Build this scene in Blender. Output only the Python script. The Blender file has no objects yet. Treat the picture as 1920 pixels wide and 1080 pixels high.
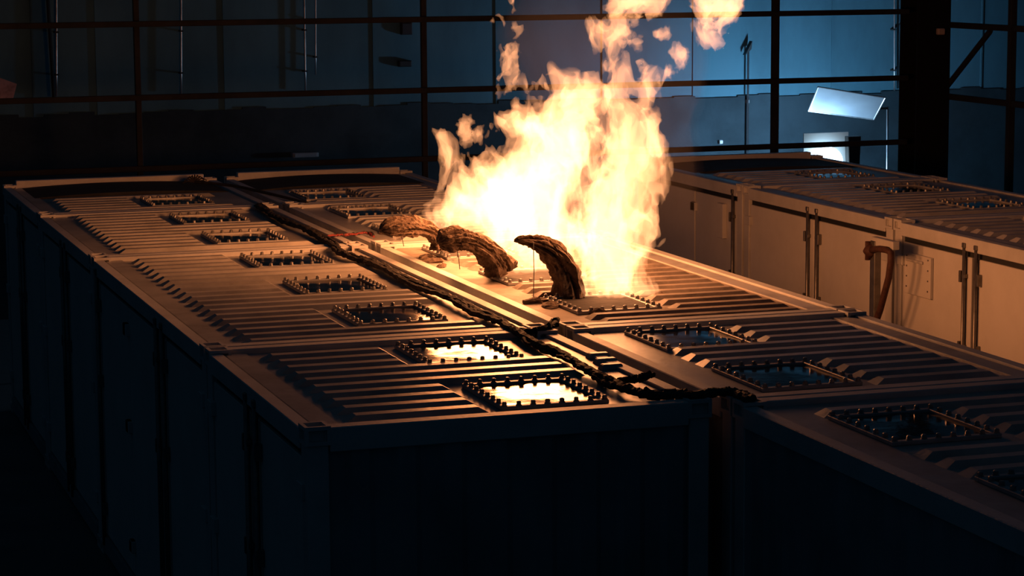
import bpy, bmesh, math, random
import numpy as np
from mathutils import Matrix, Vector, Euler

random.seed(7)
np.random.seed(7)
SC = bpy.context.scene
COL = SC.collection

# ------------------------------------------------------------------ camera
CAMZ = 5.8
FPX = 4424.16
AX = np.array([0.94861613, -0.05117163, 0.31226417])    # world X in camera axes (right, down, forward)
AY = np.array([-0.31635835, -0.13248833, 0.93934245])   # world Y
AD = np.array([0.00669633, 0.98986277, 0.14186914])     # world down
cam_d = bpy.data.cameras.new('camera')
cam_d.sensor_width = 36.0
cam_d.lens = FPX / 1920.0 * 36.0
cam_d.clip_end = 300
cam = bpy.data.objects.new('camera', cam_d)
COL.objects.link(cam)
right = Vector((AX[0], AY[0], -AD[0])).normalized()
fwd = Vector((AX[2], AY[2], -AD[2])).normalized()
up = right.cross(fwd).normalized()
right = fwd.cross(up).normalized()
M3 = Matrix((right, up, -fwd)).transposed()
cam.matrix_world = Matrix.Translation((0, 0, CAMZ)) @ M3.to_4x4()
SC.camera = cam

# ------------------------------------------------------------------ world, exposure
world = bpy.data.worlds.new('hall_night')
SC.world = world
world.use_nodes = True
wb = world.node_tree.nodes['Background']
wb.inputs[0].default_value = (0.15, 0.50, 0.95, 1)
wb.inputs[1].default_value = 0.016
vs = SC.view_settings
vs.view_transform = 'Standard'
vs.look = 'None'
vs.exposure = 0.0
vs.gamma = 1.0
vs.use_curve_mapping = False
SC.cycles.use_denoising = True
SC.cycles.sample_clamp_indirect = 4.0
SC.cycles.max_bounces = 8

# ------------------------------------------------------------------ helpers
def ray(px, py):
    d = np.array([px - 960.0, py - 540.0, FPX])
    return np.array([d @ AX, d @ AY, -(d @ AD)])
def at(px, py, Y):
    r = ray(px, py); t = Y / r[1]
    return (r[0] * t, Y, CAMZ + r[2] * t)
def at_z(px, py, z=2.9):
    r = ray(px, py); t = (z - CAMZ) / r[2]
    return (r[0] * t, r[1] * t, z)
def at_x(px, py, X):
    r = ray(px, py); t = X / r[0]
    return (X, r[1] * t, CAMZ + r[2] * t)

class MB:
    def __init__(s):
        s.v = []; s.f = []
    def box(s, x0, x1, y0, y1, z0, z1):
        n = len(s.v)
        s.v += [(x0, y0, z0), (x1, y0, z0), (x1, y1, z0), (x0, y1, z0), (x0, y0, z1), (x1, y0, z1), (x1, y1, z1), (x0, y1, z1)]
        s.f += [tuple(n + i for i in q) for q in ((0, 3, 2, 1), (4, 5, 6, 7), (0, 1, 5, 4), (1, 2, 6, 5), (2, 3, 7, 6), (3, 0, 4, 7))]
        return s
    def quad(s, a, b, c, d):
        n = len(s.v); s.v += [a, b, c, d]; s.f.append((n, n + 1, n + 2, n + 3)); return s
    def hexa(s, p):                      # 8 points, lower ring then upper ring
        n = len(s.v); s.v += [tuple(q) for q in p]
        s.f += [tuple(n + i for i in q) for q in ((0, 3, 2, 1), (4, 5, 6, 7), (0, 1, 5, 4), (1, 2, 6, 5), (2, 3, 7, 6), (3, 0, 4, 7))]
        return s
    def tube(s, pts, r, seg=8, caps=True):
        pts = [Vector(p) for p in pts]
        n = len(s.v); m = len(pts)
        rs = r if isinstance(r, (list, tuple)) else [r] * m
        prev = None
        for i, p in enumerate(pts):
            t = (pts[min(i + 1, m - 1)] - pts[max(i - 1, 0)])
            if t.length < 1e-9: t = Vector((0, 0, 1))
            t.normalize()
            if prev is None:
                a = Vector((0, 0, 1)) if abs(t.z) < 0.9 else Vector((1, 0, 0))
                u = t.cross(a).normalized()
            else:
                u = (prev - t * prev.dot(t)).normalized()
            prev = u
            w = t.cross(u)
            for k in range(seg):
                a = 2 * math.pi * k / seg
                s.v.append(tuple(p + (u * math.cos(a) + w * math.sin(a)) * rs[i]))
        for i in range(m - 1):
            for k in range(seg):
                k2 = (k + 1) % seg
                s.f.append((n + i * seg + k, n + i * seg + k2, n + (i + 1) * seg + k2, n + (i + 1) * seg + k))
        if caps:
            s.f.append(tuple(n + k for k in range(seg))[::-1])
            s.f.append(tuple(n + (m - 1) * seg + k for k in range(seg)))
        return s
    def mesh(s, name, mat=None, smooth=False, recalc=True, bevel=0):
        me = bpy.data.meshes.new(name)
        me.from_pydata([tuple(map(float, p)) for p in s.v], [], s.f)
        if recalc or bevel:
            bm = bmesh.new(); bm.from_mesh(me)
            if bevel:
                bmesh.ops.bevel(bm, geom=bm.edges[:], offset=bevel, segments=1, affect='EDGES', clamp_overlap=True)
            bmesh.ops.recalc_face_normals(bm, faces=bm.faces[:])
            bm.to_mesh(me); bm.free()
        if mat: me.materials.append(mat)
        if smooth:
            me.polygons.foreach_set('use_smooth', [True] * len(me.polygons))
        return me

def link(name, data, parent=None, loc=(0, 0, 0), rot=(0, 0, 0)):
    o = bpy.data.objects.new(name, data)
    COL.objects.link(o)
    o.parent = parent
    o.location = loc
    o.rotation_euler = rot
    return o
def tag(o, label=None, cat=None, group=None, kind=None):
    if label: o['label'] = label
    if cat: o['category'] = cat
    if group: o['group'] = group
    if kind: o['kind'] = kind
    return o

# ------------------------------------------------------------------ materials
def mat(name, color, rough=0.6, metal=0.0, var=0.0, scale=3.0, bump=0.0, bscale=30.0, dirt=None, stretch=(1, 1, 1), spec=0.5):
    m = bpy.data.materials.new(name); m.use_nodes = True
    nt = m.node_tree; b = nt.nodes['Principled BSDF']
    b.inputs['Roughness'].default_value = rough
    b.inputs['Metallic'].default_value = metal
    b.inputs['Specular IOR Level'].default_value = spec
    b.inputs['Base Color'].default_value = (*color, 1)
    tc = nt.nodes.new('ShaderNodeNewGeometry')
    mp = nt.nodes.new('ShaderNodeMapping'); mp.inputs['Scale'].default_value = stretch
    nt.links.new(tc.outputs['Position'], mp.inputs['Vector'])
    if var > 0 or dirt:
        n = nt.nodes.new('ShaderNodeTexNoise'); n.inputs['Scale'].default_value = scale; n.inputs['Detail'].default_value = 7; n.inputs['Roughness'].default_value = 0.62
        nt.links.new(mp.outputs[0], n.inputs['Vector'])
        r = nt.nodes.new('ShaderNodeValToRGB')
        d = dirt if dirt else tuple(c * (1 - var) for c in color)
        r.color_ramp.elements[0].position = 0.32; r.color_ramp.elements[0].color = (*d, 1)
        r.color_ramp.elements[1].position = 0.58; r.color_ramp.elements[1].color = (*color, 1)
        nt.links.new(n.outputs['Fac'], r.inputs['Fac'])
        nt.links.new(r.outputs['Color'], b.inputs['Base Color'])
        mr = nt.nodes.new('ShaderNodeMapRange')
        mr.inputs['To Min'].default_value = min(1, rough * 1.25); mr.inputs['To Max'].default_value = rough * 0.85
        nt.links.new(n.outputs['Fac'], mr.inputs['Value']); nt.links.new(mr.outputs[0], b.inputs['Roughness'])
    if bump > 0:
        n2 = nt.nodes.new('ShaderNodeTexNoise'); n2.inputs['Scale'].default_value = bscale; n2.inputs['Detail'].default_value = 5
        nt.links.new(mp.outputs[0], n2.inputs['Vector'])
        bp = nt.nodes.new('ShaderNodeBump'); bp.inputs['Strength'].default_value = bump; bp.inputs['Distance'].default_value = 0.02
        nt.links.new(n2.outputs['Fac'], bp.inputs['Height']); nt.links.new(bp.outputs[0], b.inputs['Normal'])
    return m

def emit(name, color, strength):
    m = bpy.data.materials.new(name); m.use_nodes = True
    nt = m.node_tree; nt.nodes.clear()
    e = nt.nodes.new('ShaderNodeEmission'); e.inputs[0].default_value = (*color, 1); e.inputs[1].default_value = strength
    o = nt.nodes.new('ShaderNodeOutputMaterial'); nt.links.new(e.outputs[0], o.inputs['Surface'])
    return m

def flame_mat(name, color, strength):
    m = bpy.data.materials.new(name); m.use_nodes = True
    nt = m.node_tree; nt.nodes.clear()
    e = nt.nodes.new('ShaderNodeEmission'); e.inputs[0].default_value = (*color, 1); e.inputs[1].default_value = strength
    o = nt.nodes.new('ShaderNodeOutputMaterial'); nt.links.new(e.outputs[0], o.inputs['Volume'])
    return m

M = dict(
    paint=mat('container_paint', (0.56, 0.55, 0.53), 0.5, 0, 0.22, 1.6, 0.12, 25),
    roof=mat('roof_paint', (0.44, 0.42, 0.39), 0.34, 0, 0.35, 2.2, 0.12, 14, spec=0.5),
    roof_burnt=mat('roof_scorched', (0.30, 0.25, 0.21), 0.6, 0, 0.55, 2.6, 0.25, 18, spec=0.25),  # scorched paint, also darkened to offset over-bright fire light
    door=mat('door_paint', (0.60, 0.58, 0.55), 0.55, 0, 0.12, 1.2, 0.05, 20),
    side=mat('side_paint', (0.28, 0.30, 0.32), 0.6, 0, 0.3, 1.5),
    gap=mat('rubber_seal', (0.012, 0.014, 0.018), 0.7),
    steel=mat('rod_steel', (0.20, 0.19, 0.18), 0.35, 0.7, 0.3, 12),
    bolt=mat('bolt_steel', (0.30, 0.29, 0.28), 0.4, 0.6, 0.3, 20),
    vent=mat('vent_membrane', (0.13, 0.115, 0.10), 0.13, 1.0, 0.6, 2.2, 0.4, 3),
    frame=mat('vent_frame_paint', (0.42, 0.41, 0.40), 0.45, 0.2, 0.3, 6),
    char=mat('charred', (0.20, 0.145, 0.11), 0.9, 0, 0.65, 14, 0.9, 26, spec=0.15),
    soot=mat('soot', (0.03, 0.025, 0.022), 0.9, 0, 0.5, 6, 0.5, 14),
    cable=mat('burnt_cable', (0.030, 0.024, 0.022), 0.75, 0, 0.5, 25, 0.7, 40),
    redc=mat('red_cable', (0.20, 0.03, 0.025), 0.6),
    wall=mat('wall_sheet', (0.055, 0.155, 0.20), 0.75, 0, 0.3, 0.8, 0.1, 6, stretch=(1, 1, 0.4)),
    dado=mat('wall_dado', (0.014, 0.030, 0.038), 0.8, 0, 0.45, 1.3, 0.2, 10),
    beam=mat('column_steel', (0.012, 0.013, 0.014), 0.9, spec=0.1),
    girt=mat('girt_steel', (0.028, 0.028, 0.028), 0.85, 0.0, 0.3, 3, spec=0.2),
    floor=mat('concrete', (0.16, 0.16, 0.16), 0.85, 0, 0.3, 0.7, 0.2, 8),
    conduit=mat('conduit_zinc', (0.55, 0.55, 0.55), 0.35, 0.8, 0.5, 5),
    white=mat('white_board', (0.50, 0.52, 0.54), 0.35, 0, 0.1, 2),
    patch=mat('pink_sheet', (0.5, 0.3, 0.28), 0.8, 0, 0.5, 6),
    acrylic=mat('milky_acrylic', (0.40, 0.42, 0.44), 0.3, 0, 0.2, 2),
    plate=mat('lamp_plate_grey', (0.6, 0.62, 0.64), 0.5),
    black=mat('black_plastic', (0.02, 0.02, 0.022), 0.5),
    arch_shade=mat('arch_shade_black', (0.018, 0.018, 0.020), 0.75, 0, 0.3, 3, 0.3, 8),  # shadow painted as a near-black colour, for the arched end sheets
    rust=mat('rusty_red', (0.07, 0.025, 0.017), 0.7, 0, 0.5, 16, 0.4, 40),
    box=mat('beige_box', (0.5, 0.4, 0.3), 0.6),
)
nt = M['acrylic'].node_tree
tr = nt.nodes.new('ShaderNodeBsdfTranslucent'); tr.inputs[0].default_value = (.30, .32, .34, 1)
mx = nt.nodes.new('ShaderNodeMixShader'); mx.inputs[0].default_value = .6
nt.links.new(nt.nodes['Principled BSDF'].outputs[0], mx.inputs[1]); nt.links.new(tr.outputs[0], mx.inputs[2])
nt.links.new(mx.outputs[0], nt.nodes['Material Output'].inputs['Surface'])
LAMP_E = emit('lamp_glow', (0.55, 0.82, 1.0), 9.0)
FLAME = flame_mat('flame_gas', (1.0, 0.40, 0.16), 5.6)

# ------------------------------------------------------------------ the hall
b = MB(); b.box(-30, 45, -8, 50, -0.2, 0.0)
tag(link('floor', b.mesh('floor', M['floor'])), kind='structure')
WY = 38.0
wall = tag(link('wall_back', MB().box(-16, 36, WY, WY + 0.2, 0, 9.0).mesh('wall_back', M['wall'])), kind='structure')
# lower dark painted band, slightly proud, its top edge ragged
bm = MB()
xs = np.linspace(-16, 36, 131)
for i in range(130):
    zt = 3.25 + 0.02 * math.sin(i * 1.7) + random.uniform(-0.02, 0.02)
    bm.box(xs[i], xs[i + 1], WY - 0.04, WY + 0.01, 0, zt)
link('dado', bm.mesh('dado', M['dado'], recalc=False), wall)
# upright seams of the sheets
for px in (60, 180, 420, 700, 930, 1130, 1300, 1560, 1840):
    x = at(px, 80, WY)[0]
    link('sheet_seam', MB().box(x - 0.015, x + 0.015, WY - 0.025, WY, 3.15, 9).mesh('sheet_seam', M['wall']), wall)

# free-standing steel lattice in front of the wall
FY = 32.6
lat = tag(link('steel_lattice', None, None, (9, FY, 0)), 'dark steel lattice of long horizontal rails and posts before the back wall', 'steel frame')
def lpart(name, bx):
    x0, x1, y0, y1, z0, z1 = bx
    m = MB().box(x0 - 9, x1 - 9, y0 - FY, y1 - FY, z0, z1)
    return link(name, m.mesh(name, M['girt'], bevel=0.008), lat)
colx0 = at(1702, 150, FY)[0]; colx1 = at(1764, 150, FY)[0]
for py in (35.5, 168, 296):
    z = at(850, py, FY)[2]
    lpart('rail', (-9, colx0, FY - 0.035, FY + 0.035, z - 0.04, z + 0.04))
for px, w in ((260, 0.04), (798, 0.04), (1457, 0.055)):
    x = at(px, 150, FY)[0]
    lpart('post', (x - w, x + w, FY + 0.035, FY + 0.12, 0, 9))
# corner column: wide H section
cl = tag(link('steel_column', None, None, ((colx0 + colx1) / 2, FY, 0)), 'thick dark steel H column rising at the right of the picture', 'column')
w = (colx1 - colx0) / 2
for nm, bx in (('flange', (-w, w, -w, -w + 0.03, 0, 9)), ('flange', (-w, w, w - 0.03, w, 0, 9)), ('web', (-0.015, 0.015, -w + 0.03, w - 0.03, 0, 9))):
    link(nm, MB().box(*bx).mesh(nm, M['beam'], bevel=0.006), cl)
link('base_plate', MB().box(-w - 0.1, w + 0.1, -w - 0.1, w + 0.1, 0, 0.03).mesh('base_plate', M['beam']), cl)
# side lattice running towards the viewer from the column
SX = colx1 + 0.02
sl = tag(link('side_lattice', None, None, (SX, FY, 0)), 'dark steel side frame with a slanting brace right of the thick column', 'steel frame')
for pa in ((1770, 46), (1770, 180)):
    z = at_x(*pa, SX)[2]
    link('rail', MB().box(-0.03, 0.03, -9, 0, z - 0.045, z + 0.045).mesh('rail', M['girt'], bevel=0.006), sl)
p0 = Vector(at_x(1768, 172, SX)); p1 = Vector(at_x(1857, 58, SX)); off = Vector((SX, FY, 0))
link('brace', MB().tube([p0 - off, p1 - off], 0.045, 6).mesh('brace', M['girt']), sl)
x = at_x(1897, 100, SX)
link('post', MB().box(-0.05, 0.05, x[1] - FY - 0.05, x[1] - FY + 0.05, 0, 9).mesh('post', M['girt'], bevel=0.006), sl)

# thin conduits on the wall that catch the fire light
def conduit(px, py0, py1, r, label, lean=0, m='conduit'):
    a = Vector(at(px, py0, WY - 0.10)); c = Vector(at(px + lean, py1, WY - 0.10))
    o = link('conduit', None)
    pts = [a.lerp(c, i / 6) for i in range(7)]
    o.location = pts[-1]
    link('pipe', MB().tube([p - pts[-1] for p in pts], r, 8).mesh('pipe', M[m], smooth=True), o)
    for i in (1, 3, 5):
        q = pts[i] - pts[-1]
        link('clip', MB().box(q.x - r * 2, q.x + r * 2, q.y - r * 1.2, 0.10, q.z - 0.012, q.z + 0.012).mesh('clip', M['girt']), o)
    tag(o, label, 'conduit', 'wall conduits')
conduit(106, -60, 180, 0.016, 'leftmost thin upright pipe on back wall, glinting orange')
conduit(340, -60, 176, 0.014, 'thin upright pipe glinting pale on back wall, right of the leftmost post')
conduit(570, -60, 172, 0.015, 'left one of two dull upright pipes close together on back wall', 3)
conduit(592, -60, 140, 0.013, 'right one of two dull upright pipes close together on back wall')
conduit(1677, -60, 170, 0.016, 'pale upright pipe on back wall just left of the thick column')
# leaning bar beside the leftmost pipe
a = Vector(at(86, -60, WY - 0.3)); c = Vector(at(101, 182, WY - 0.3))
tag(link('leaning_bar', MB().tube([(0, 0, 0), a - c], 0.03, 6).mesh('leaning_bar', M['girt']), None, c), 'dark bar leaning beside the leftmost upright pipe', 'bar')
# wall lamp on a thin dark pole
o = tag(link('pole_lamp', None, None, at(1401, 300, WY - 0.12)), 'thin dark pole with a small head before the blue back wall', 'pole')
p = Vector(at(1403, 92, WY - 0.12)) - o.location
link('pole', MB().tube([(0, 0, -2.4), p], 0.018, 6).mesh('pole', M['black']), o)
link('head', MB().hexa([p + Vector(q) for q in ((-.03, -.05, 0), (.04, -.05, 0), (.04, .05, 0), (-.03, .05, 0), (-.08, -.06, -.1), (.05, -.06, .14), (.05, .06, .14), (-.08, .06, -.1))]).mesh('head', M['black']), o)
# boxes and fittings on the wall
def wall_box(px, py, wpx, hpx, m, name, label, d=0.1, Y=WY):
    c = at(px, py, Y); k = Y / FPX * 1.02
    hw, hh = wpx * k / 2, hpx * k / 2
    o = link(name, MB().box(-hw, hw, -d, 0, -hh, hh).mesh(name, M[m], bevel=0.01), None, c)
    link('lid', MB().box(-hw * .85, hw * .85, -d - 0.015, -d, -hh * .8, hh * .8).mesh('lid', M[m], bevel=0.004), o)
    return tag(o, label, 'box')
wall_box(760, 53, 22, 24, 'black', 'junction_box', 'small black box on back wall left of the flames')
wall_box(757, 119, 26, 12, 'black', 'wall_fitting', 'low black fitting below the small black wall box')
wall_box(568, 289, 50, 9, 'side', 'wall_shelf', 'short pale shelf low on the dark back wall', 0.2)
o = wall_box(1761, 59, 15, 13, 'box', 'junction_box', 'small beige box fixed high on the thick column', 0.08, FY - w - 0.001)
o = wall_box(1400, 190, 6, 8, 'white', 'wall_switch', 'tiny pale switch on the blue back wall', 0.05, WY - 0.04)
o = wall_box(1350, 266, 8, 8, 'white', 'wall_socket', 'tiny pale round fitting low on the back wall', 0.05, WY - 0.04)

c = at(10, 165, WY)
o = tag(link('wall_patch', MB().hexa([(-.22, -.012, -.2), (.1, -.012, -.22), (.1, 0, -.22), (-.22, 0, -.2), (-.22, -.012, .22), (.18, -.012, .06), (.18, 0, .06), (-.22, 0, .22)]).mesh('wall_patch', M['patch']), None, c), 'dull pink torn sheet on back wall at the left picture edge', 'sheet')
# ------------------------------------------------------------------ work lamp and reflector
LY = 35.2
lp = tag(link('work_lamp', None, None, (at(1552, 300, LY)[0], LY, 0)), 'bright blue-white round work lamp with a square plate at the back', 'lamp')
c = Vector(at(1552, 306, LY)) - lp.location
k = LY / FPX
rad = 34 * k
n = 32
mb = MB(); base = len(mb.v)
for i in range(n):
    a = 2 * math.pi * i / n
    mb.v.append((c.x + rad * math.cos(a), c.y - 0.02, c.z + rad * math.sin(a)))
for i in range(n):
    a = 2 * math.pi * i / n
    mb.v.append((c.x + rad * math.cos(a), c.y + 0.02, c.z + rad * math.sin(a)))
mb.f.append(tuple(range(n))); mb.f.append(tuple(range(n, 2 * n)))
for i in range(n): mb.f.append((i, (i + 1) % n, n + (i + 1) % n, n + i))
link('diffuser', mb.mesh('diffuser', LAMP_E), lp)
pa = Vector(at(1507, 250, LY + 0.2)) - lp.location; pb = Vector(at(1590, 330, LY + 0.2)) - lp.location
link('back_plate', MB().box(pa.x, pb.x, pa.y, pa.y + 0.02, pb.z, pa.z).mesh('back_plate', M['plate'], bevel=0.004), lp)
pa = Vector(at(1590, 256, LY - .05)) - lp.location; pb = Vector(at(1611, 330, LY)) - lp.location
link('housing', MB().hexa([(pa.x + .03, -.06, pb.z), (pb.x - .03, -.06, pb.z), (pb.x - .03, .08, pb.z), (pa.x + .03, .08, pb.z), (pa.x, -.06, pa.z), (pb.x, -.06, pa.z), (pb.x, .08, pa.z), (pa.x, .08, pa.z)]).mesh('housing', M['black'], bevel=0.01), lp)
link('stand', MB().tube([(c.x, c.y + .1, 0), (c.x, c.y + .1, c.z)], 0.02, 8).mesh('stand', M['black']), lp)
for a in (0.3, 2.4, 4.5):
    link('leg', MB().tube([(c.x, c.y + .1, 0.5), (c.x + .45 * math.cos(a), c.y + .1 + .45 * math.sin(a), 0)], 0.014, 6).mesh('leg', M['black']), lp)
ld = bpy.data.lights.new('work_lamp_light', 'POINT'); ld.energy = 400; ld.color = (0.36, 0.66, 1.0); ld.shadow_soft_size = 0.12
lo = link('work_lamp_light', ld, lp, (c.x - .1, c.y + 0.5, c.z + 0.15))

BY = 35.5
rb = tag(link('reflector_board', None, None, (at(1666, 315, BY)[0], BY, 0)), 'tilted milky board with bright edges clamped to a thin stand at the right', 'reflector')
P = [at(1516, 208, BY + .2), at(1638, 224, BY + .2), at(1660, 183, BY - .25), at(1534, 163, BY - .25)]
P = [Vector(p) - rb.location for p in P]
nrm = (P[1] - P[0]).cross(P[3] - P[0]).normalized()
link('board', MB().hexa([p - nrm * 0.005 for p in P] + [p + nrm * 0.005 for p in P]).mesh('board', M['acrylic']), rb)
for i in range(4):
    link('edge', MB().tube([P[i], P[(i + 1) % 4]], 0.014, 6).mesh('edge', M['conduit']), rb)
pt = Vector(at(1664, 200, BY)) - rb.location
link('pole', MB().tube([(0, 0, 0), pt], 0.017, 8).mesh('pole', M['conduit'], smooth=True), rb)
link('clamp', MB().tube([pt + Vector((0, 0, -.03)), (P[1] + P[2]) / 2], 0.02, 6).mesh('clamp', M['black']), rb)
for a in (0.8, 2.9, 5.0):
    link('leg', MB().tube([(0, 0, .6), (.4 * math.cos(a), .4 * math.sin(a), 0)], 0.012, 6).mesh('leg', M['conduit']), rb)

# ------------------------------------------------------------------ battery containers
ZT = 2.90
PITCH = 1.85 / 7
# shared meshes
def casting_mesh():
    bm = bmesh.new()
    bmesh.ops.create_cube(bm, size=1)
    bmesh.ops.scale(bm, vec=(0.165, 0.178, 0.12), verts=bm.verts)
    for f in [f for f in bm.faces if f.normal.z > .5 or abs(f.normal.x) > .5 or abs(f.normal.y) > .5]:
        if f.normal.z < -.5: continue
        r = bmesh.ops.inset_region(bm, faces=[f], thickness=0.034, depth=0)
        nv = f.normal.copy()
        ex = bmesh.ops.extrude_discrete_faces(bm, faces=[f])
        for g in ex['faces']:
            for v in g.verts: v.co -= nv * 0.035
    me = bpy.data.meshes.new('corner_casting'); bm.to_mesh(me); bm.free()
    me.materials.append(M['paint'])
    return me
CAST = casting_mesh()
def bolt_mesh():
    mb = MB()
    def ring(r, z, n=6):
        b = len(mb.v)
        for i in range(n):
            a = math.pi / 3 * i
            mb.v.append((r * math.cos(a), r * math.sin(a), z))
        return b
    rs = [ring(.022, 0), ring(.022, .006), ring(.017, .007), ring(.017, .024), ring(.009, .030)]
    for q in range(4):
        for i in range(6):
            j = (i + 1) % 6
            mb.f.append((rs[q] + i, rs[q] + j, rs[q + 1] + j, rs[q + 1] + i))
    mb.f.append(tuple(rs[4] + i for i in range(6)))
    return mb.mesh('bolt', M['bolt'])
BOLT = bolt_mesh()
VW, VD = 0.37, 0.44     # half sizes of a vent
def vent_frame_mesh():
    mb = MB(); t = 0.048; h = 0.028
    mb.box(-VW, VW, -VD, -VD + t, 0, h); mb.box(-VW, VW, VD - t, VD, 0, h)
    mb.box(-VW, -VW + t, -VD + t, VD - t, 0, h); mb.box(VW - t, VW, -VD + t, VD - t, 0, h)
    return mb.mesh('blast_vent', M['frame'], bevel=0.004)
VFR = vent_frame_mesh()
def vent_panel_mesh(m, name):
    # thin pressed foil with a slight pillow
    mb = MB(); n = 8; w, d = VW - .05, VD - .05
    for j in range(n + 1):
        for i in range(n + 1):
            u, v = i / n * 2 - 1, j / n * 2 - 1
            z = 0.012 + 0.008 * (1 - u * u) * (1 - v * v) + 0.0045 * math.sin(5 * u + 3 * v) * math.cos(4 * v - u)
            mb.v.append((u * w, v * d, z))
    for j in range(n):
        for i in range(n):
            a = j * (n + 1) + i
            mb.f.append((a, a + 1, a + n + 2, a + n + 1))
    return mb.mesh(name, M[m], smooth=True, recalc=False)
VPAN = vent_panel_mesh('vent', 'vent_panel')
VOPEN = vent_panel_mesh('soot', 'scorched_opening')

HINGE = MB().box(-.012, .03, -.08, .08, -.05, .05).box(-.02, .0, -.02, .02, -.06, .06).mesh('hinge', M['paint'], bevel=.004)

def corrugated(mb, u0, u1, z0, z1, y, ax, amp=0.03, pitch=0.28):
    n = max(1, int((u1 - u0) / pitch)); p = (u1 - u0) / n
    pr = []
    for i in range(n):
        s = u0 + i * p
        pr += [(s, 0), (s + .36 * p, 0), (s + .5 * p, -amp), (s + .86 * p, -amp)]
    pr.append((u1, 0))
    base = len(mb.v)
    for (u, d) in pr:
        for z in (z0, z1):
            mb.v.append((u, y + d, z) if ax == 'x' else (y + d, u, z))
    for i in range(len(pr) - 1):
        a = base + 2 * i
        mb.f.append((a, a + 2, a + 3, a + 1))

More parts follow.
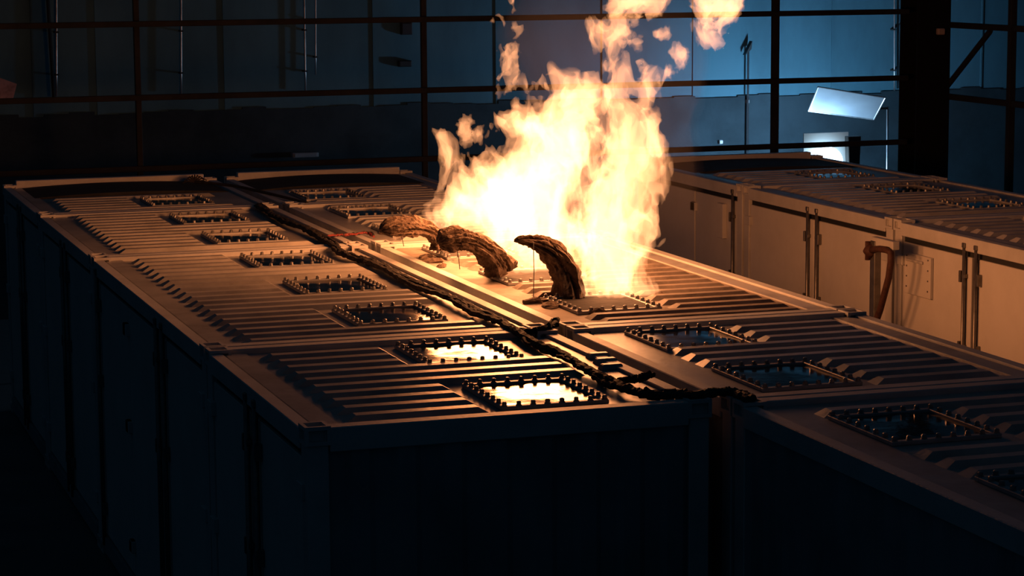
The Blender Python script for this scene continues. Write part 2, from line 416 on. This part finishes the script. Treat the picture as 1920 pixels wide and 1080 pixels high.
def container(label, x0, x1, y0, y1, mirror, vents, leaves, opened=False, shadow_arch=False, rods=None, extras=None):
    W = x1 - x0; L = y1 - y0 - 0.03; yb = y0 + 0.015
    o = link('battery_container', None, None, ((x0 + x1) / 2, (y0 + y1) / 2, 0))
    tag(o, label, 'container', 'battery containers')
    cx, cy = (x0 + x1) / 2, (y0 + y1) / 2
    def T(u, y, z):
        X = x0 + u if not mirror else x1 - u
        return (X - cx, y - cy, z)
    def part(name, mb, m, parent=None, bevel=0, smooth=False):
        mb.v = [T(*p) for p in mb.v]
        return link(name, mb.mesh(name, M[m], bevel=bevel, smooth=smooth), parent or o)
    ye = yb + L
    # roof sheet with pressed ridges
    zr = ZT - 0.045
    mb = MB(); mb.box(0.09, W - 0.09, yb + .05, ye - .05, zr - .02, zr)
    vu = 1.75
    us, uf, uh = 0.34, W - 0.38, 1.29
    y = yb + 0.24
    yend = ye - 0.24 if not shadow_arch else ye - 1.65
    # ridges keep in step with the vents
    v0 = vents[0] if vents else (y0 + y1) / 2
    k0 = math.ceil((y - v0) / PITCH - 0.5)
    k1 = math.floor((yend - v0) / PITCH - 0.5)
    ys = [v0 + (k + 0.5) * PITCH for k in range(k0, k1 + 1)]
    rh = 0.040
    for yy in ys:
        near = min([abs(yy - v) for v in vents] or [9])
        ue = uh if near < VD + 0.06 else uf
        hb, ht = 0.075, 0.045
        def ridge(a, e):
            mb.hexa([(a, yy - hb, zr), (e, yy - hb, zr), (e, yy + hb, zr), (a, yy + hb, zr),
                     (a + .07, yy - ht, zr + rh), (e - .07, yy - ht, zr + rh), (e - .07, yy + ht, zr + rh), (a + .07, yy + ht, zr + rh)])
        ridge(us, ue)
    part('roof_panel', mb, 'roof_burnt' if opened else 'roof')
    # rails and beams
    rail = MB().box(0, .10, yb + .17, ye - .17, ZT - .16, ZT - .022)
    part('side_rail', rail, 'paint', bevel=.006)
    part('gutter_strip', MB().box(.115, .28, yb + .06, ye - .06, zr - .01, zr + .012), 'roof', bevel=.004)
    part('side_rail', MB().box(W - .10, W, yb + .17, ye - .17, ZT - .16, ZT - .022), 'paint', bevel=.006)
    part('end_beam', MB().box(.16, W - .16, yb, yb + .12, ZT - .16, ZT - .004), 'paint', bevel=.006)
    part('end_beam', MB().box(.16, W - .16, ye - .12, ye, ZT - .16, ZT + (.055 if shadow_arch else -.004)), 'paint', bevel=.006)
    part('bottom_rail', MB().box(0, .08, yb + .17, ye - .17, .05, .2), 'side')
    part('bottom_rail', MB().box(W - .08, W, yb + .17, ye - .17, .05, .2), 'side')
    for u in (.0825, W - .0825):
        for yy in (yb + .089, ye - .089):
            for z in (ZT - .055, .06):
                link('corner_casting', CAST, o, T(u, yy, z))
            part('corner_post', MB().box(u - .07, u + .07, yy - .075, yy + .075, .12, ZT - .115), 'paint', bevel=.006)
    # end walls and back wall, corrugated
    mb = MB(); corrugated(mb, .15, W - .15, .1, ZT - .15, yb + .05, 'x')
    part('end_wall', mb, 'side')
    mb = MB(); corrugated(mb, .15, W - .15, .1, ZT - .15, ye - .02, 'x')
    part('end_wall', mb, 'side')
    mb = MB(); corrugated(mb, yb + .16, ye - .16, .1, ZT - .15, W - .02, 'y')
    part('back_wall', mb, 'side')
    part('inner_core', MB().box(.12, W - .12, yb + .12, ye - .12, .12, ZT - .17), 'gap')
    # door side
    part('door_seal', MB().box(.055, .075, yb + .16, ye - .16, .15, ZT - .15), 'gap')
    n = len(leaves) - 1
    for i in range(n):
        a, e = leaves[i] + .018, leaves[i + 1] - .018
        d = part('door', MB().box(.03, .07, a, e, .22, ZT - .225), 'door', bevel=.006)
        rside = (rods[i] if rods else (e if i % 2 == 0 else a))
        for ry in ([rside - .12 if rside == e or rside > (a + e) / 2 else rside + .12]):
            part('lock_rod', MB().tube([(.0, ry, .12), (.0, ry, ZT - .10)], .022, 8), 'steel', d, smooth=True)
            part('rod_keeper', MB().box(-.02, .03, ry - .03, ry + .03, ZT - .13, ZT - .08), 'steel', d, bevel=.006)
            for z in (ZT - .42, 1.75, .5):
                part('rod_bracket', MB().box(-.012, .03, ry - .032, ry + .032, z - .02, z + .02).box(-.022, .03, ry + (-.075 if rside > (a + e) / 2 else .04), ry + (-.04 if rside > (a + e) / 2 else .075), z - .07, z + .05), 'steel', d, bevel=.004)
        hy = a - .015 if rside > (a + e) / 2 else e + .015
        for z in (ZT - .42, 1.6, .5):
            part('hinge', MB().box(-.01, .035, hy - .07, hy + .07, z - .055, z + .055), 'paint', d, bevel=.006)
        if extras and i in extras: extras[i](part, d, a, e)
    # vents
    for v in vents:
        c = T(vu, v, zr)
        f = link('blast_vent', VFR, o, c)
        link('scorched_opening' if opened else 'vent_panel', VOPEN if opened else VPAN, f)
        nb = 8
        for i in range(nb):
            for j in range(nb):
                if i in (0, nb - 1) or j in (0, nb - 1):
                    bx = (-1 + 2 * i / (nb - 1)) * (VW - .024); by = (-1 + 2 * j / (nb - 1)) * (VD - .024)
                    link('bolt', BOLT, f, (bx, by, .027), (0, 0, random.uniform(0, 1)))
    if shadow_arch:  # dark arched sheet standing in for the curved shadow before the far beam
        mb = MB(); m = 20; b0 = 0
        for yy in (ye - 1.5, ye - .2):
            for i in range(m + 1):
                u = .12 + (W - .24) * i / m
                mb.v.append((u, yy, zr + .004 + .045 * math.sin(math.pi * i / m) ** .8))
            for i in range(m + 1):
                u = .12 + (W - .24) * i / m
                mb.v.append((u, yy, zr + .001))
        q = 2 * (m + 1)
        for i in range(m):
            mb.f.append((i, i + 1, q + i + 1, q + i))
            mb.f.append((i, m + 1 + i, m + 2 + i, i + 1))
            mb.f.append((q + i, q + i + 1, q + m + 2 + i, q + m + 1 + i))
        part('end_shadow', mb, 'arch_shade', smooth=False)
    return o

B0, B1, B2, B3, B4 = 13.87, 17.07, 22.70, 26.68, 30.25
LX0, LX1, CX0, CX1, RX0, RX1 = 3.27, 5.98, 6.11, 8.61, 11.88, 14.62
def even(a, e, n): return [a + .17 + (e - a - .34) * i / n for i in range(n + 1)]
container('nearest container of the left row, two roof vents mirroring the fire', LX0, LX1, B0, B1, False, [14.65, 16.35], even(B0, B1, 2))
container('long middle container of the left row with three roof vents', LX0, LX1, B1, B2, False, [18.27, 20.07, 21.93], even(B1, B2, 3))
container('left row container between the long one and the far one, two dark roof vents', LX0, LX1, B2, B3, False, [23.87, 25.72], even(B2, B3, 2))
container('far left container with one roof vent and a dark arch standing in for shadow', LX0, LX1, B3, B4, False, [27.68], even(B3, B4, 2), shadow_arch=True)
container('dark container at the bottom right corner, closest to the viewer', CX0, CX1, 8.3, B0, True, [9.0, 10.95, 12.8], even(8.3, B0, 3))
container('centre row container just in front of the burning one, two roof vents', CX0, CX1, B0, B1, True, [14.65, 16.35], even(B0, B1, 2))
container('burning container with flames rising from its open roof vents', CX0, CX1, B1, B2, True, [18.27, 20.07, 21.93], even(B1, B2, 3), opened=True)
container('centre row container right behind the fire, two roof vents', CX0, CX1, B2, B3, True, [23.87, 25.72], even(B2, B3, 2))
container('far centre container with one roof vent and a dark arch standing in for shadow', CX0, CX1, B3, B4, True, [27.68], even(B3, B4, 2), shadow_arch=True)

def service_panel(part, d, a, e):
    ya, ye_ = at_x(1745, 560, RX0)[1], at_x(1698, 475, RX0)[1]
    z1 = at_x(1698, 472, RX0)[2]; z0 = at_x(1745, 562, RX0)[2]
    part('service_panel', MB().box(-.01, .03, ya, ye_, z0, z1), 'door', d, bevel=.006)
    part('panel_handle', MB().box(-.035, -.01, ye_ - .42, ye_ - .06, z1 - .085, z1 - .055), 'paint', d, bevel=.006)
    for i in range(4):
        for yy in (ya + .05, ye_ - .05):
            part('screw', MB().box(-.016, -.01, yy - .008, yy + .008, z0 + .07 + i * .11, z0 + .086 + i * .11), 'steel', d)
def pale_panel(part, d, a, e):
    ya, ye_ = at_x(1359, 400, RX0)[1], at_x(1348, 400, RX0)[1]
    z1 = at_x(1353, 381, RX0)[2]; z0 = at_x(1353, 446, RX0)[2]
    part('narrow_vent_cover', MB().box(-.03, .03, ya, ye_, z0, z1), 'door', d, bevel=.006)
r2 = [B1 + .17, 19.35, 21.02, B2 - .17]
container('right row container with a service panel on its door', RX0, RX1, B1, B2, False, [18.27, 20.07, 21.93], r2, rods=[r2[1], r2[2], r2[2]], extras={2: service_panel})
c3 = (B2 + B3) / 2
container('right row container behind the red valve pipe, twin doors with centre rods', RX0, RX1, B2, B3, False, [23.87, 25.72], [B2 + .17, c3, B3 - .17], rods=[c3, c3])
container('far right container beside the flames, narrow pale cover on its door', RX0, RX1, B3, B4, False, [27.68], [B3 + .17, 28.25, B4 - .17], rods=[B3 + .17, B4 - .17], shadow_arch=True, extras={0: pale_panel})

# ------------------------------------------------------------------ standpipe with red valve before the right row
o = tag(link('valve_pipe', None, None, (RX0 - .3, 22.75, 0)), 'grey post with bracket, red valve and slanting brown pipe by right doors', 'pipe')
def rp(px, py, X=RX0 - .3): return Vector(at_x(px, py, X)) - o.location
a = rp(1642, 460)
link('post', MB().box(-.04, .04, a.y - .055, a.y + .055, 0, a.z + .05).mesh('post', M['steel'], bevel=.006), o)
c = rp(1677, 463)
link('bracket', MB().box(-.03, .05, c.y - .02, a.y + .05, a.z + .0, a.z + .09).mesh('bracket', M['paint'], bevel=.006), o)
v = rp(1638, 470)
link('valve', MB().tube([v + Vector((-.12, 0, 0)), v + Vector((-.09, 0, 0)), v + Vector((-.05, 0, 0)), v, v + Vector((.06, 0, 0))], [.015, .05, .085, .07, .03], 10).mesh('valve', M['rust'], smooth=True), o)
link('valve_wheel', MB().tube([v + Vector((-.06, .02, -.10)), v + Vector((-.06, .02, .10))], .03, 8).mesh('valve_wheel', M['rust'], smooth=True), o)
pts = [rp(1644, 468), rp(1658, 466), rp(1672, 468), rp(1680, 474), rp(1680, 490), rp(1676, 520), rp(1668, 550), rp(1660, 580), rp(1651, 605), rp(1640, 650)]
pts = [p + Vector((-.06, 0, 0)) for p in pts]
link('hose', MB().tube(pts, .036, 10).mesh('hose', M['rust'], smooth=True), o)

# ------------------------------------------------------------------ burnt cable bundles
def spline(P, n):
    P = [Vector(p) for p in P]; out = []
    Q = [P[0]] + P + [P[-1]]
    for i in range(1, len(Q) - 2):
        for k in range(n):
            t = k / n; a, b_, c_, d = Q[i - 1], Q[i], Q[i + 1], Q[i + 2]
            out.append(0.5 * ((2 * b_) + (c_ - a) * t + (2 * a - 5 * b_ + 4 * c_ - d) * t * t + (3 * b_ - a - 3 * c_ + d) * t ** 3))
    out.append(P[-1]); return out
def bundle(label, pixels, z, count, r, spread, name='cable_bundle', red=0):
    base = [Vector(at_z(p[0], p[1], z + (p[2] if len(p) > 2 else 0))) for p in pixels]
    o = tag(link(name, None, None, base[len(base) // 2]), label, 'cables')
    for q in range(count):
        ph = random.uniform(0, 6.28); rr = r * random.uniform(.6, 1.2); tw = random.uniform(-.12, .16)
        pts = []
        sp = spline(base, 9)
        for i, p in enumerate(sp):
            a = ph + i * tw + .8 * math.sin(i * .11 + ph)
            d = Vector((math.cos(a) * spread, math.sin(a) * spread * .5, abs(math.sin(a)) * spread * .6))
            d += Vector((random.gauss(0, .006), random.gauss(0, .006), random.gauss(0, .004)))
            pts.append(p + d - o.location)
        rad = [rr * random.uniform(.75, 1.3) for _ in pts]
        link('cable', MB().tube(pts, rad, 7).mesh('cable', M['redc' if q < red else 'cable']), o)
    return o
zc = ZT - .01
bundle('long charred cable bundle lying along the inner edge of the left row', [(484, 386), (497, 396), (515, 408), (545, 421), (578, 433), (600, 444), (622, 457), (640, 475), (668, 486), (700, 494), (735, 512), (780, 535), (830, 556), (880, 580), (930, 602), (960, 622), (1000, 646), (1050, 668), (1090, 692), (1130, 712), (1175, 733), (1225, 744), (1262, 742)], zc, 6, .022, .035)
bundle('charred cables spanning the gap at the near end of the two rows', [(1225, 744), (1270, 741), (1310, 743), (1345, 739), (1375, 740), (1405, 752)], zc + .02, 5, .024, .03)
bundle('short charred cable loop crossing to the centre row below the fire', [(952, 612), (975, 622), (1000, 622, .01), (1025, 615, .02), (1042, 602, .03)], zc, 3, .024, .02)
bundle('short charred cable stub branching off the near half of the long bundle', [(1165, 716), (1185, 713), (1205, 710, .03), (1222, 705, .05)], zc, 3, .022, .018)
bundle('thin reddish cables crossing the gap behind the fire covers', [(604, 446), (630, 442), (660, 441), (690, 438), (704, 444)], zc, 3, .014, .02, red=2)
# spiky burnt cable end on the far left container
p = Vector(at_z(365, 341, ZT))
o = tag(link('frayed_cable', None, None, p), 'black frayed cable end splayed on the far left container', 'cable')
for i in range(9):
    a = math.pi * (0.05 + .9 * i / 8)
    link('strand', MB().tube([(0, 0, 0), (.10 * math.cos(a), -.02, .09 * math.sin(a)), (.17 * math.cos(a), -.05, .08 * math.sin(a) - .02)], [.014, .010, .006], 6).mesh('strand', M['cable']), o)
link('tail', MB().tube(spline([(0, 0, 0), (.35, -.6, -.005), (.55, -1.6, -.005), (.75, -3.0, -.005)], 6), .018, 7).mesh('tail', M['cable']), o)
# flat pads under the bundle near the vents
for i, (px_, py_) in enumerate(((1122, 671), (1136, 681), (1146, 692))):
    q = at_z(px_, py_, ZT - .045)
    k = link('cable_cleat', MB().hexa([(-.09, -.05, 0), (.09, -.05, 0), (.09, .05, 0), (-.09, .05, 0), (-.07, -.03, .04), (.07, -.03, .04), (.07, .03, .04), (-.07, .03, .04)]).mesh('cable_cleat', M['roof'], bevel=.006), None, q)
    tag(k, ('farthest', 'middle', 'nearest')[i] + ' of three pale pads beside the charred bundle, right of the mirroring vents', 'pad', 'pads beside the cable bundle')

# ------------------------------------------------------------------ curled vent covers
def cover(label, Y, pix, halfw, thick, seed, dy=0.0):
    rnd = random.Random(seed)
    base = [Vector(at(p[0], p[1], Y + i * dy)) for i, p in enumerate(pix)]
    sp = spline(base, 8); n = len(sp)
    o = tag(link('curled_vent_cover', None, None, base[0]), label, 'vent cover', 'burst vent covers')
    mb = MB(); seg = 40
    ph = [rnd.uniform(0, 6.28) for _ in range(6)]
    for i, p in enumerate(sp):
        t = i / (n - 1)
        tan = (sp[min(i + 1, n - 1)] - sp[max(i - 1, 0)]).normalized()
        side = Vector((0, 1, 0)); side = (side - tan * side.dot(tan)).normalized()
        nor = tan.cross(side)
        hw = np.interp(t, [0, .2, .5, .75, .92, 1], halfw); th = np.interp(t, [0, .2, .5, .75, .92, 1], thick)
        for k in range(seg):
            a = 2 * math.pi * k / seg
            pl = .62 + .42 * abs(math.sin(2.5 * a + ph[0] + t * 1.5)) + .26 * abs(math.sin(6 * a + ph[1] - t * 2)) + .12 * math.sin(t * 15 + 3 * a + ph[3]) + .08 * math.sin(t * 31 + ph[4]) + rnd.uniform(-.08, .08)
            mb.v.append(tuple(p - base[0] + side * (math.cos(a) * hw * pl) + nor * (math.sin(a) * th * pl)))
    for i in range(n - 1):
        for k in range(seg):
            k2 = (k + 1) % seg
            mb.f.append((i * seg + k, i * seg + k2, (i + 1) * seg + k2, (i + 1) * seg + k))
    mb.f.append(tuple(range(seg))); mb.f.append(tuple((n - 1) * seg + k for k in range(seg)))
    link('cover_sheet', mb.mesh('cover_sheet', M['char']), o)
    # frayed strands along it
    for q in range(7):
        a0 = rnd.uniform(0, 6.28); pts = []
        for i in range(int(n * .1), n):
            t = i / (n - 1)
            tan = (sp[min(i + 1, n - 1)] - sp[max(i - 1, 0)]).normalized()
            side = Vector((0, 1, 0)); side = (side - tan * side.dot(tan)).normalized(); nor = tan.cross(side)
            hw = np.interp(t, [0, .2, .5, .75, .92, 1], halfw); th = np.interp(t, [0, .2, .5, .75, .92, 1], thick)
            a = a0 + .4 * t
            pts.append(sp[i] - base[0] + side * math.cos(a) * hw * 1.03 + nor * math.sin(a) * th * 1.05 + Vector((rnd.gauss(0, .004),) * 3))
        link('frayed_strand', MB().tube(pts, .009, 5).mesh('frayed_strand', M['char']), o)
    # thin lanyard hanging from the tip
    return o
cover('upright curled vent cover bending left in front of the fire', 18.8, [(1068, 572), (1064, 530), (1052, 495), (1030, 468), (1000, 454), (966, 450)], [.17, .19, .17, .13, .06, .01], [.115, .105, .085, .06, .03, .006], 3)
cover('drooping curled vent cover at the middle of the fire, tip to the left', 20.05, [(940, 510), (930, 488), (908, 466), (880, 452), (850, 448), (824, 458)], [.16, .16, .17, .20, .16, .05], [.125, .105, .075, .085, .085, .03], 5)
cover('farthest curled vent cover, dark leaf shape left of the fire', 21.75, [(826, 466), (822, 448), (806, 432), (780, 424), (748, 424), (714, 432)], [.12, .12, .14, .21, .17, .03], [.08, .07, .065, .09, .07, .012], 8)
for i, (pa, pb, Y, lab) in enumerate((((1000, 454), (1000, 580), 18.65, 'thin wire hanging from the upright curled cover'), ((856, 466), (862, 505), 20.0, 'thin wire hanging from the drooping middle cover'), ((750, 438), (757, 462), 21.7, 'thin wire hanging from the farthest leaf-shaped cover'))):
    a = Vector(at(*pa, Y)); c = Vector(at(*pb, Y)); c.z = max(c.z, ZT - .04)
    tag(link('hanging_wire', MB().tube([a - c, (a - c) * .5 + Vector((.006, 0, 0)), (0, 0, 0)], .004, 5).mesh('hanging_wire', M['bolt']), None, c), lab, 'wire', 'wires of the vent covers')

# charred scraps lying round the vents
scraps = [(800, 482, 'left of the drooping middle cover, farthest of three'), (814, 491, 'left of the drooping middle cover, middle of three'), (828, 500, 'left of the drooping middle cover, nearest of three'),
          (1008, 566, 'left of the upright curled cover, small'), (1035, 574, 'right at the foot of the upright curled cover'), (1236, 556, 'at the right foot of the fire'),
          (1120, 588, 'in front of the nearest open vent'), (722, 436, 'beneath the farthest leaf-shaped cover'), (648, 462, 'where the reddish cables meet the long bundle')]
for i, (px_, py_, where) in enumerate(scraps):
    q = at_z(px_, py_, ZT - .04)
    mb = MB(); n = 9; h = random.uniform(.02, .05); R = random.uniform(.05, .11)
    for lv, (rr, z) in enumerate(((1, 0), (.9, .5), (.45, 1))):
        for k in range(n):
            a = 2 * math.pi * k / n; r_ = R * rr * random.uniform(.6, 1.25)
            mb.v.append((r_ * math.cos(a) * 1.4, r_ * math.sin(a) * .8, z * h * random.uniform(.6, 1.3)))
    for lv in range(2):
        for k in range(n):
            mb.f.append((lv * n + k, lv * n + (k + 1) % n, (lv + 1) * n + (k + 1) % n, (lv + 1) * n + k))
    mb.f.append(tuple(2 * n + k for k in range(n))); mb.f.append(tuple(range(n)))
    tag(link('charred_scrap', mb.mesh('charred_scrap', M['char']), None, q, (0, 0, random.uniform(0, 6))), 'charred scrap ' + where, 'debris', 'charred scraps on the roof')

# ------------------------------------------------------------------ fire
def lattice_noise(x, y, z, seed):
    rs = np.random.RandomState(seed); N = 32
    G = rs.rand(N, N, N).astype(np.float32)
    xi, yi, zi = np.floor(x).astype(np.int32), np.floor(y).astype(np.int32), np.floor(z).astype(np.int32)
    fx, fy, fz = (x - xi).astype(np.float32), (y - yi).astype(np.float32), (z - zi).astype(np.float32)
    fx = fx * fx * (3 - 2 * fx); fy = fy * fy * (3 - 2 * fy); fz = fz * fz * (3 - 2 * fz)
    xi %= N; yi %= N; zi %= N; x2, y2, z2 = (xi + 1) % N, (yi + 1) % N, (zi + 1) % N
    a = G[xi, yi, zi] * (1 - fx) + G[x2, yi, zi] * fx
    b_ = G[xi, y2, zi] * (1 - fx) + G[x2, y2, zi] * fx
    c_ = G[xi, yi, z2] * (1 - fx) + G[x2, yi, z2] * fx
    d = G[xi, y2, z2] * (1 - fx) + G[x2, y2, z2] * fx
    return ((a * (1 - fy) + b_ * fy) * (1 - fz) + (c_ * (1 - fy) + d * fy) * fz) * 2 - 1
def poly_sdf(U, V, poly):
    P = np.array(poly); d = np.full(U.shape, 1e9); ins = np.zeros(U.shape, bool)
    for i in range(len(P)):
        a, c_ = P[i], P[(i + 1) % len(P)]
        e = c_ - a; L2 = max(e @ e, 1e-12)
        t = np.clip(((U - a[0]) * e[0] + (V - a[1]) * e[1]) / L2, 0, 1)
        d = np.minimum(d, (U - a[0] - t * e[0]) ** 2 + (V - a[1] - t * e[1]) ** 2)
        cond = (a[1] > V) != (c_[1] > V)
        with np.errstate(divide='ignore', invalid='ignore'):
            xin = (c_[0] - a[0]) * (V - a[1]) / (c_[1] - a[1]) + a[0]
        ins ^= cond & (U < xin)
    return np.where(ins, 1, -1) * np.sqrt(d)
import openvdb
fire = tag(link('fire', None, None, (6.87, 20.0, ZT)), 'tall white and yellow fire blazing from the roof vents', 'fire')
def flame(name, Y, pix, vox, amp, slope, seed, freq=5.0, depth=0.9, grow=0.0, thr=.26, core=.8):
    poly = [(lambda q: (q[0], q[2]))(at(p[0], p[1], Y)) for p in pix]
    P = np.array(poly); pad = amp * 1.6 + vox * 3
    u0, u1 = P[:, 0].min() - pad, P[:, 0].max() + pad
    v0, v1 = P[:, 1].min() - pad, P[:, 1].max() + pad
    us = np.arange(u0, u1, vox); vs_ = np.arange(v0, v1, vox)
    U, V = np.meshgrid(us, vs_, indexing='ij')
    sd = poly_sdf(U, V, poly) + grow
    smax = sd.max()
    dw = min(depth, (smax + amp) / slope) + 2 * vox
    ws = np.arange(-dw, dw, vox)
    shp = (len(us), len(ws), len(vs_))
    body_g = (np.minimum(sd, .6)[:, None, :] - slope * np.abs(ws)[None, :, None]).astype(np.float32)
    idx = np.nonzero(body_g > -amp * .95)
    X, Wd, Z = us[idx[0]].astype(np.float32), ws[idx[1]].astype(np.float32), vs_[idx[2]].astype(np.float32)
    body = body_g[idx]
    # domain warp, then rising, stretched turbulence
    wx = lattice_noise(X * 2.3 + 3, Wd * 2.3 + 7, Z * 1.6, seed) * .16 + lattice_noise(X * 6, Wd * 6, Z * 4.5, seed + 1) * .06
    wz = lattice_noise(X * 3.1 + 9, Wd * 3.1, Z * 2.2 + 4, seed + 2) * .16
    xq, zq, yq = X + wx, Z + wz, Wd + wx * .6
    f = np.zeros(X.shape, np.float32); a = 1.0; fr = freq; tot = 0
    for oc in range(4):
        nz = lattice_noise(xq * fr + 11 * oc, yq * fr + 5 * oc, zq * fr * .62 + 2 * oc, seed + 10 + oc)
        f += a * (1 - 2 * np.abs(nz) if oc < 2 else nz); tot += a
        a *= .66; fr *= 2.1
    f /= tot
    Fm = body + amp * (f - .12)
    s1 = np.abs(lattice_noise(xq * 3.6 + 1, yq * 3.6, zq * 2.0, seed + 30) + .5 * lattice_noise(xq * 8 + 1, yq * 8, zq * 5, seed + 31) + .32 * lattice_noise(xq * 18, yq * 18, zq * 12, seed + 32))
    Fm = np.minimum(Fm, .24 * (thr - s1) + core * np.maximum(0, body - .09))
    Fm = np.minimum(Fm, Z - (ZT - .02))
    F = np.full(shp, -.2, np.float32); F[idx] = np.maximum(Fm, -.2)
    F[0] = F[-1] = -.2; F[:, 0] = F[:, -1] = -.2; F[:, :, 0] = F[:, :, -1] = -.2
    g = openvdb.FloatGrid(background=1.0)
    g.copyFromArray(np.ascontiguousarray(-F.astype(np.float32)))
    pts, tris, quads = g.convertToPolygons(isovalue=0.0, adaptivity=0.15)
    pts = np.array(pts, float) * vox + np.array([u0, -dw, v0]) + np.array([0, Y, 0])
    pts -= np.array([6.87, 20.0, ZT])
    faces = [tuple(map(int, q)) for q in tris] + [tuple(map(int, q)) for q in quads]
    # outward orientation
    T3 = np.array([q[:3] for q in faces] + [(q[0], q[2], q[3]) for q in faces if len(q) == 4])
    pc = pts - pts.mean(axis=0)
    vol = np.einsum('ij,ij->i', pc[T3[:, 0]], np.cross(pc[T3[:, 1]], pc[T3[:, 2]])).sum()
    if vol < 0: faces = [q[::-1] for q in faces]
    me = bpy.data.meshes.new(name); me.from_pydata(pts.tolist(), [], faces); me.materials.append(FLAME)
    return link(name, me, fire)
F1 = [(1085, 560), (1100, 572), (1160, 580), (1215, 568), (1232, 545), (1208, 500), (1215, 460), (1238, 450), (1232, 415), (1222, 385), (1250, 345), (1250, 300), (1243, 260), (1228, 228), (1214, 205), (1222, 165), (1240, 135), (1225, 128), (1195, 150), (1183, 172), (1176, 130), (1165, 112), (1152, 145), (1138, 165), (1145, 215), (1138, 245), (1125, 280), (1110, 330), (1085, 370), (1070, 420), (1075, 480), (1085, 530)]
F2 = [(985, 522), (1045, 522), (1100, 470), (1105, 400), (1112, 330), (1130, 260), (1115, 215), (1128, 180), (1110, 150), (1085, 140), (1060, 142), (1030, 128), (1000, 135), (975, 152), (985, 180), (950, 210), (942, 235), (955, 262), (930, 285), (900, 305), (885, 345), (890, 400), (925, 450), (955, 495)]
F3 = [(845, 440), (880, 462), (930, 470), (980, 440), (990, 380), (950, 320), (912, 292), (890, 308), (868, 295), (850, 275), (833, 250), (820, 254), (834, 285), (841, 315), (837, 350), (826, 380), (808, 398), (803, 410), (825, 425)]
flame('flame', 18.7, F1, .0115, .13, .62, 100, core=.9, grow=.03, thr=.29)
flame('flame', 20.3, F2, .0125, .15, .62, 200, core=.65, grow=.04, thr=.29)
flame('flame', 22.0, F3, .0135, .13, .62, 300, core=1.1, grow=.05, thr=.30)
WISPS = [
    [(1110, 45), (1135, 45), (1152, 62), (1150, 28), (1160, 22), (1168, 50), (1182, 66), (1168, 80), (1160, 98), (1150, 108), (1140, 86), (1122, 86), (1112, 70)],
    [(1146, 16), (1160, -12), (1248, -12), (1240, 12), (1225, 26), (1210, 12), (1195, 20), (1170, 22), (1152, 24)],
    [(1296, -22), (1388, -22), (1386, 12), (1372, 48), (1352, 56), (1328, 48), (1312, 30)],
    [(1300, 46), (1314, 46), (1336, 60), (1350, 82), (1330, 86), (1314, 74)],
    [(1258, 97), (1270, 89), (1288, 98), (1283, 110), (1275, 120), (1261, 110)],
    [(946, 92), (964, 92), (968, 130), (962, 152), (952, 170), (940, 174), (940, 152), (950, 138)],
    [(963, -6), (974, -8), (977, 22), (968, 26)],
    [(867, 228), (876, 226), (882, 262), (870, 266)],
    [(893, 250), (932, 236), (928, 254), (902, 266)],
    [(1230, 66), (1240, 58), (1252, 52), (1250, 62), (1238, 72)],
    [(925, 41), (930, 34), (935, 41), (930, 48)],
    [(1135, 122), (1140, 115), (1145, 122), (1140, 129)],
    [(1129, 138), (1134, 131), (1139, 138), (1134, 145)],
    [(1183, 30), (1188, 23), (1193, 30), (1188, 37)],
    [(1187, 78), (1192, 71), (1197, 78), (1192, 85)],
    [(1198, 125), (1203, 118), (1208, 125), (1203, 132)],
    [(1255, 135), (1260, 128), (1265, 135), (1260, 142)],
    [(1163, 60), (1168, 53), (1173, 60), (1168, 67)],
    [(961, 52), (966, 45), (971, 52), (966, 59)],
]
for i, wpx in enumerate(WISPS):
    flame('flame_wisp', 19.6, wpx, .007, .085, .6, 400 + 20 * i, freq=11.0, depth=.4, grow=.045 if i < 2 else .03, thr=.75 if i < 2 else .36, core=.2)
for (x, y, z, e) in ((6.95, 18.8, 3.9, .4), (6.87, 20.3, 3.8, 1.4), (6.85, 22.0, 3.55, 1.25)):
    ld = bpy.data.lights.new('flame_light', 'POINT'); ld.energy = 205 * e; ld.color = (1.0, .325, .10); ld.shadow_soft_size = .4
    link('flame_light', ld, fire, (x - 6.87, y - 20.0, z - ZT))

SMOKE = bpy.data.materials.new('smoke'); SMOKE.use_nodes = True
nt = SMOKE.node_tree; nt.nodes.clear()
vsn = nt.nodes.new('ShaderNodeVolumeScatter'); vsn.inputs['Color'].default_value = (.75, .7, .65, 1); vsn.inputs['Density'].default_value = .085; vsn.inputs['Anisotropy'].default_value = .3
nt.links.new(vsn.outputs[0], nt.nodes.new('ShaderNodeOutputMaterial').inputs['Volume'])
fl = flame('smoke_plume', 22.4, [(1000, 440), (1180, 440), (1262, 470), (1305, 420), (1318, 330), (1305, 230), (1330, 120), (1320, -60), (1000, -60), (930, 60), (960, 140), (1000, 240)], .05, .10, .5, 900, freq=2.5, depth=1.2, thr=9, core=1)
fl.parent = None; fl.location = (6.87, 20.0, ZT)
fl.data.materials[0] = SMOKE
tag(fl, 'faint brown smoke rising behind the fire', 'smoke', kind='stuff')
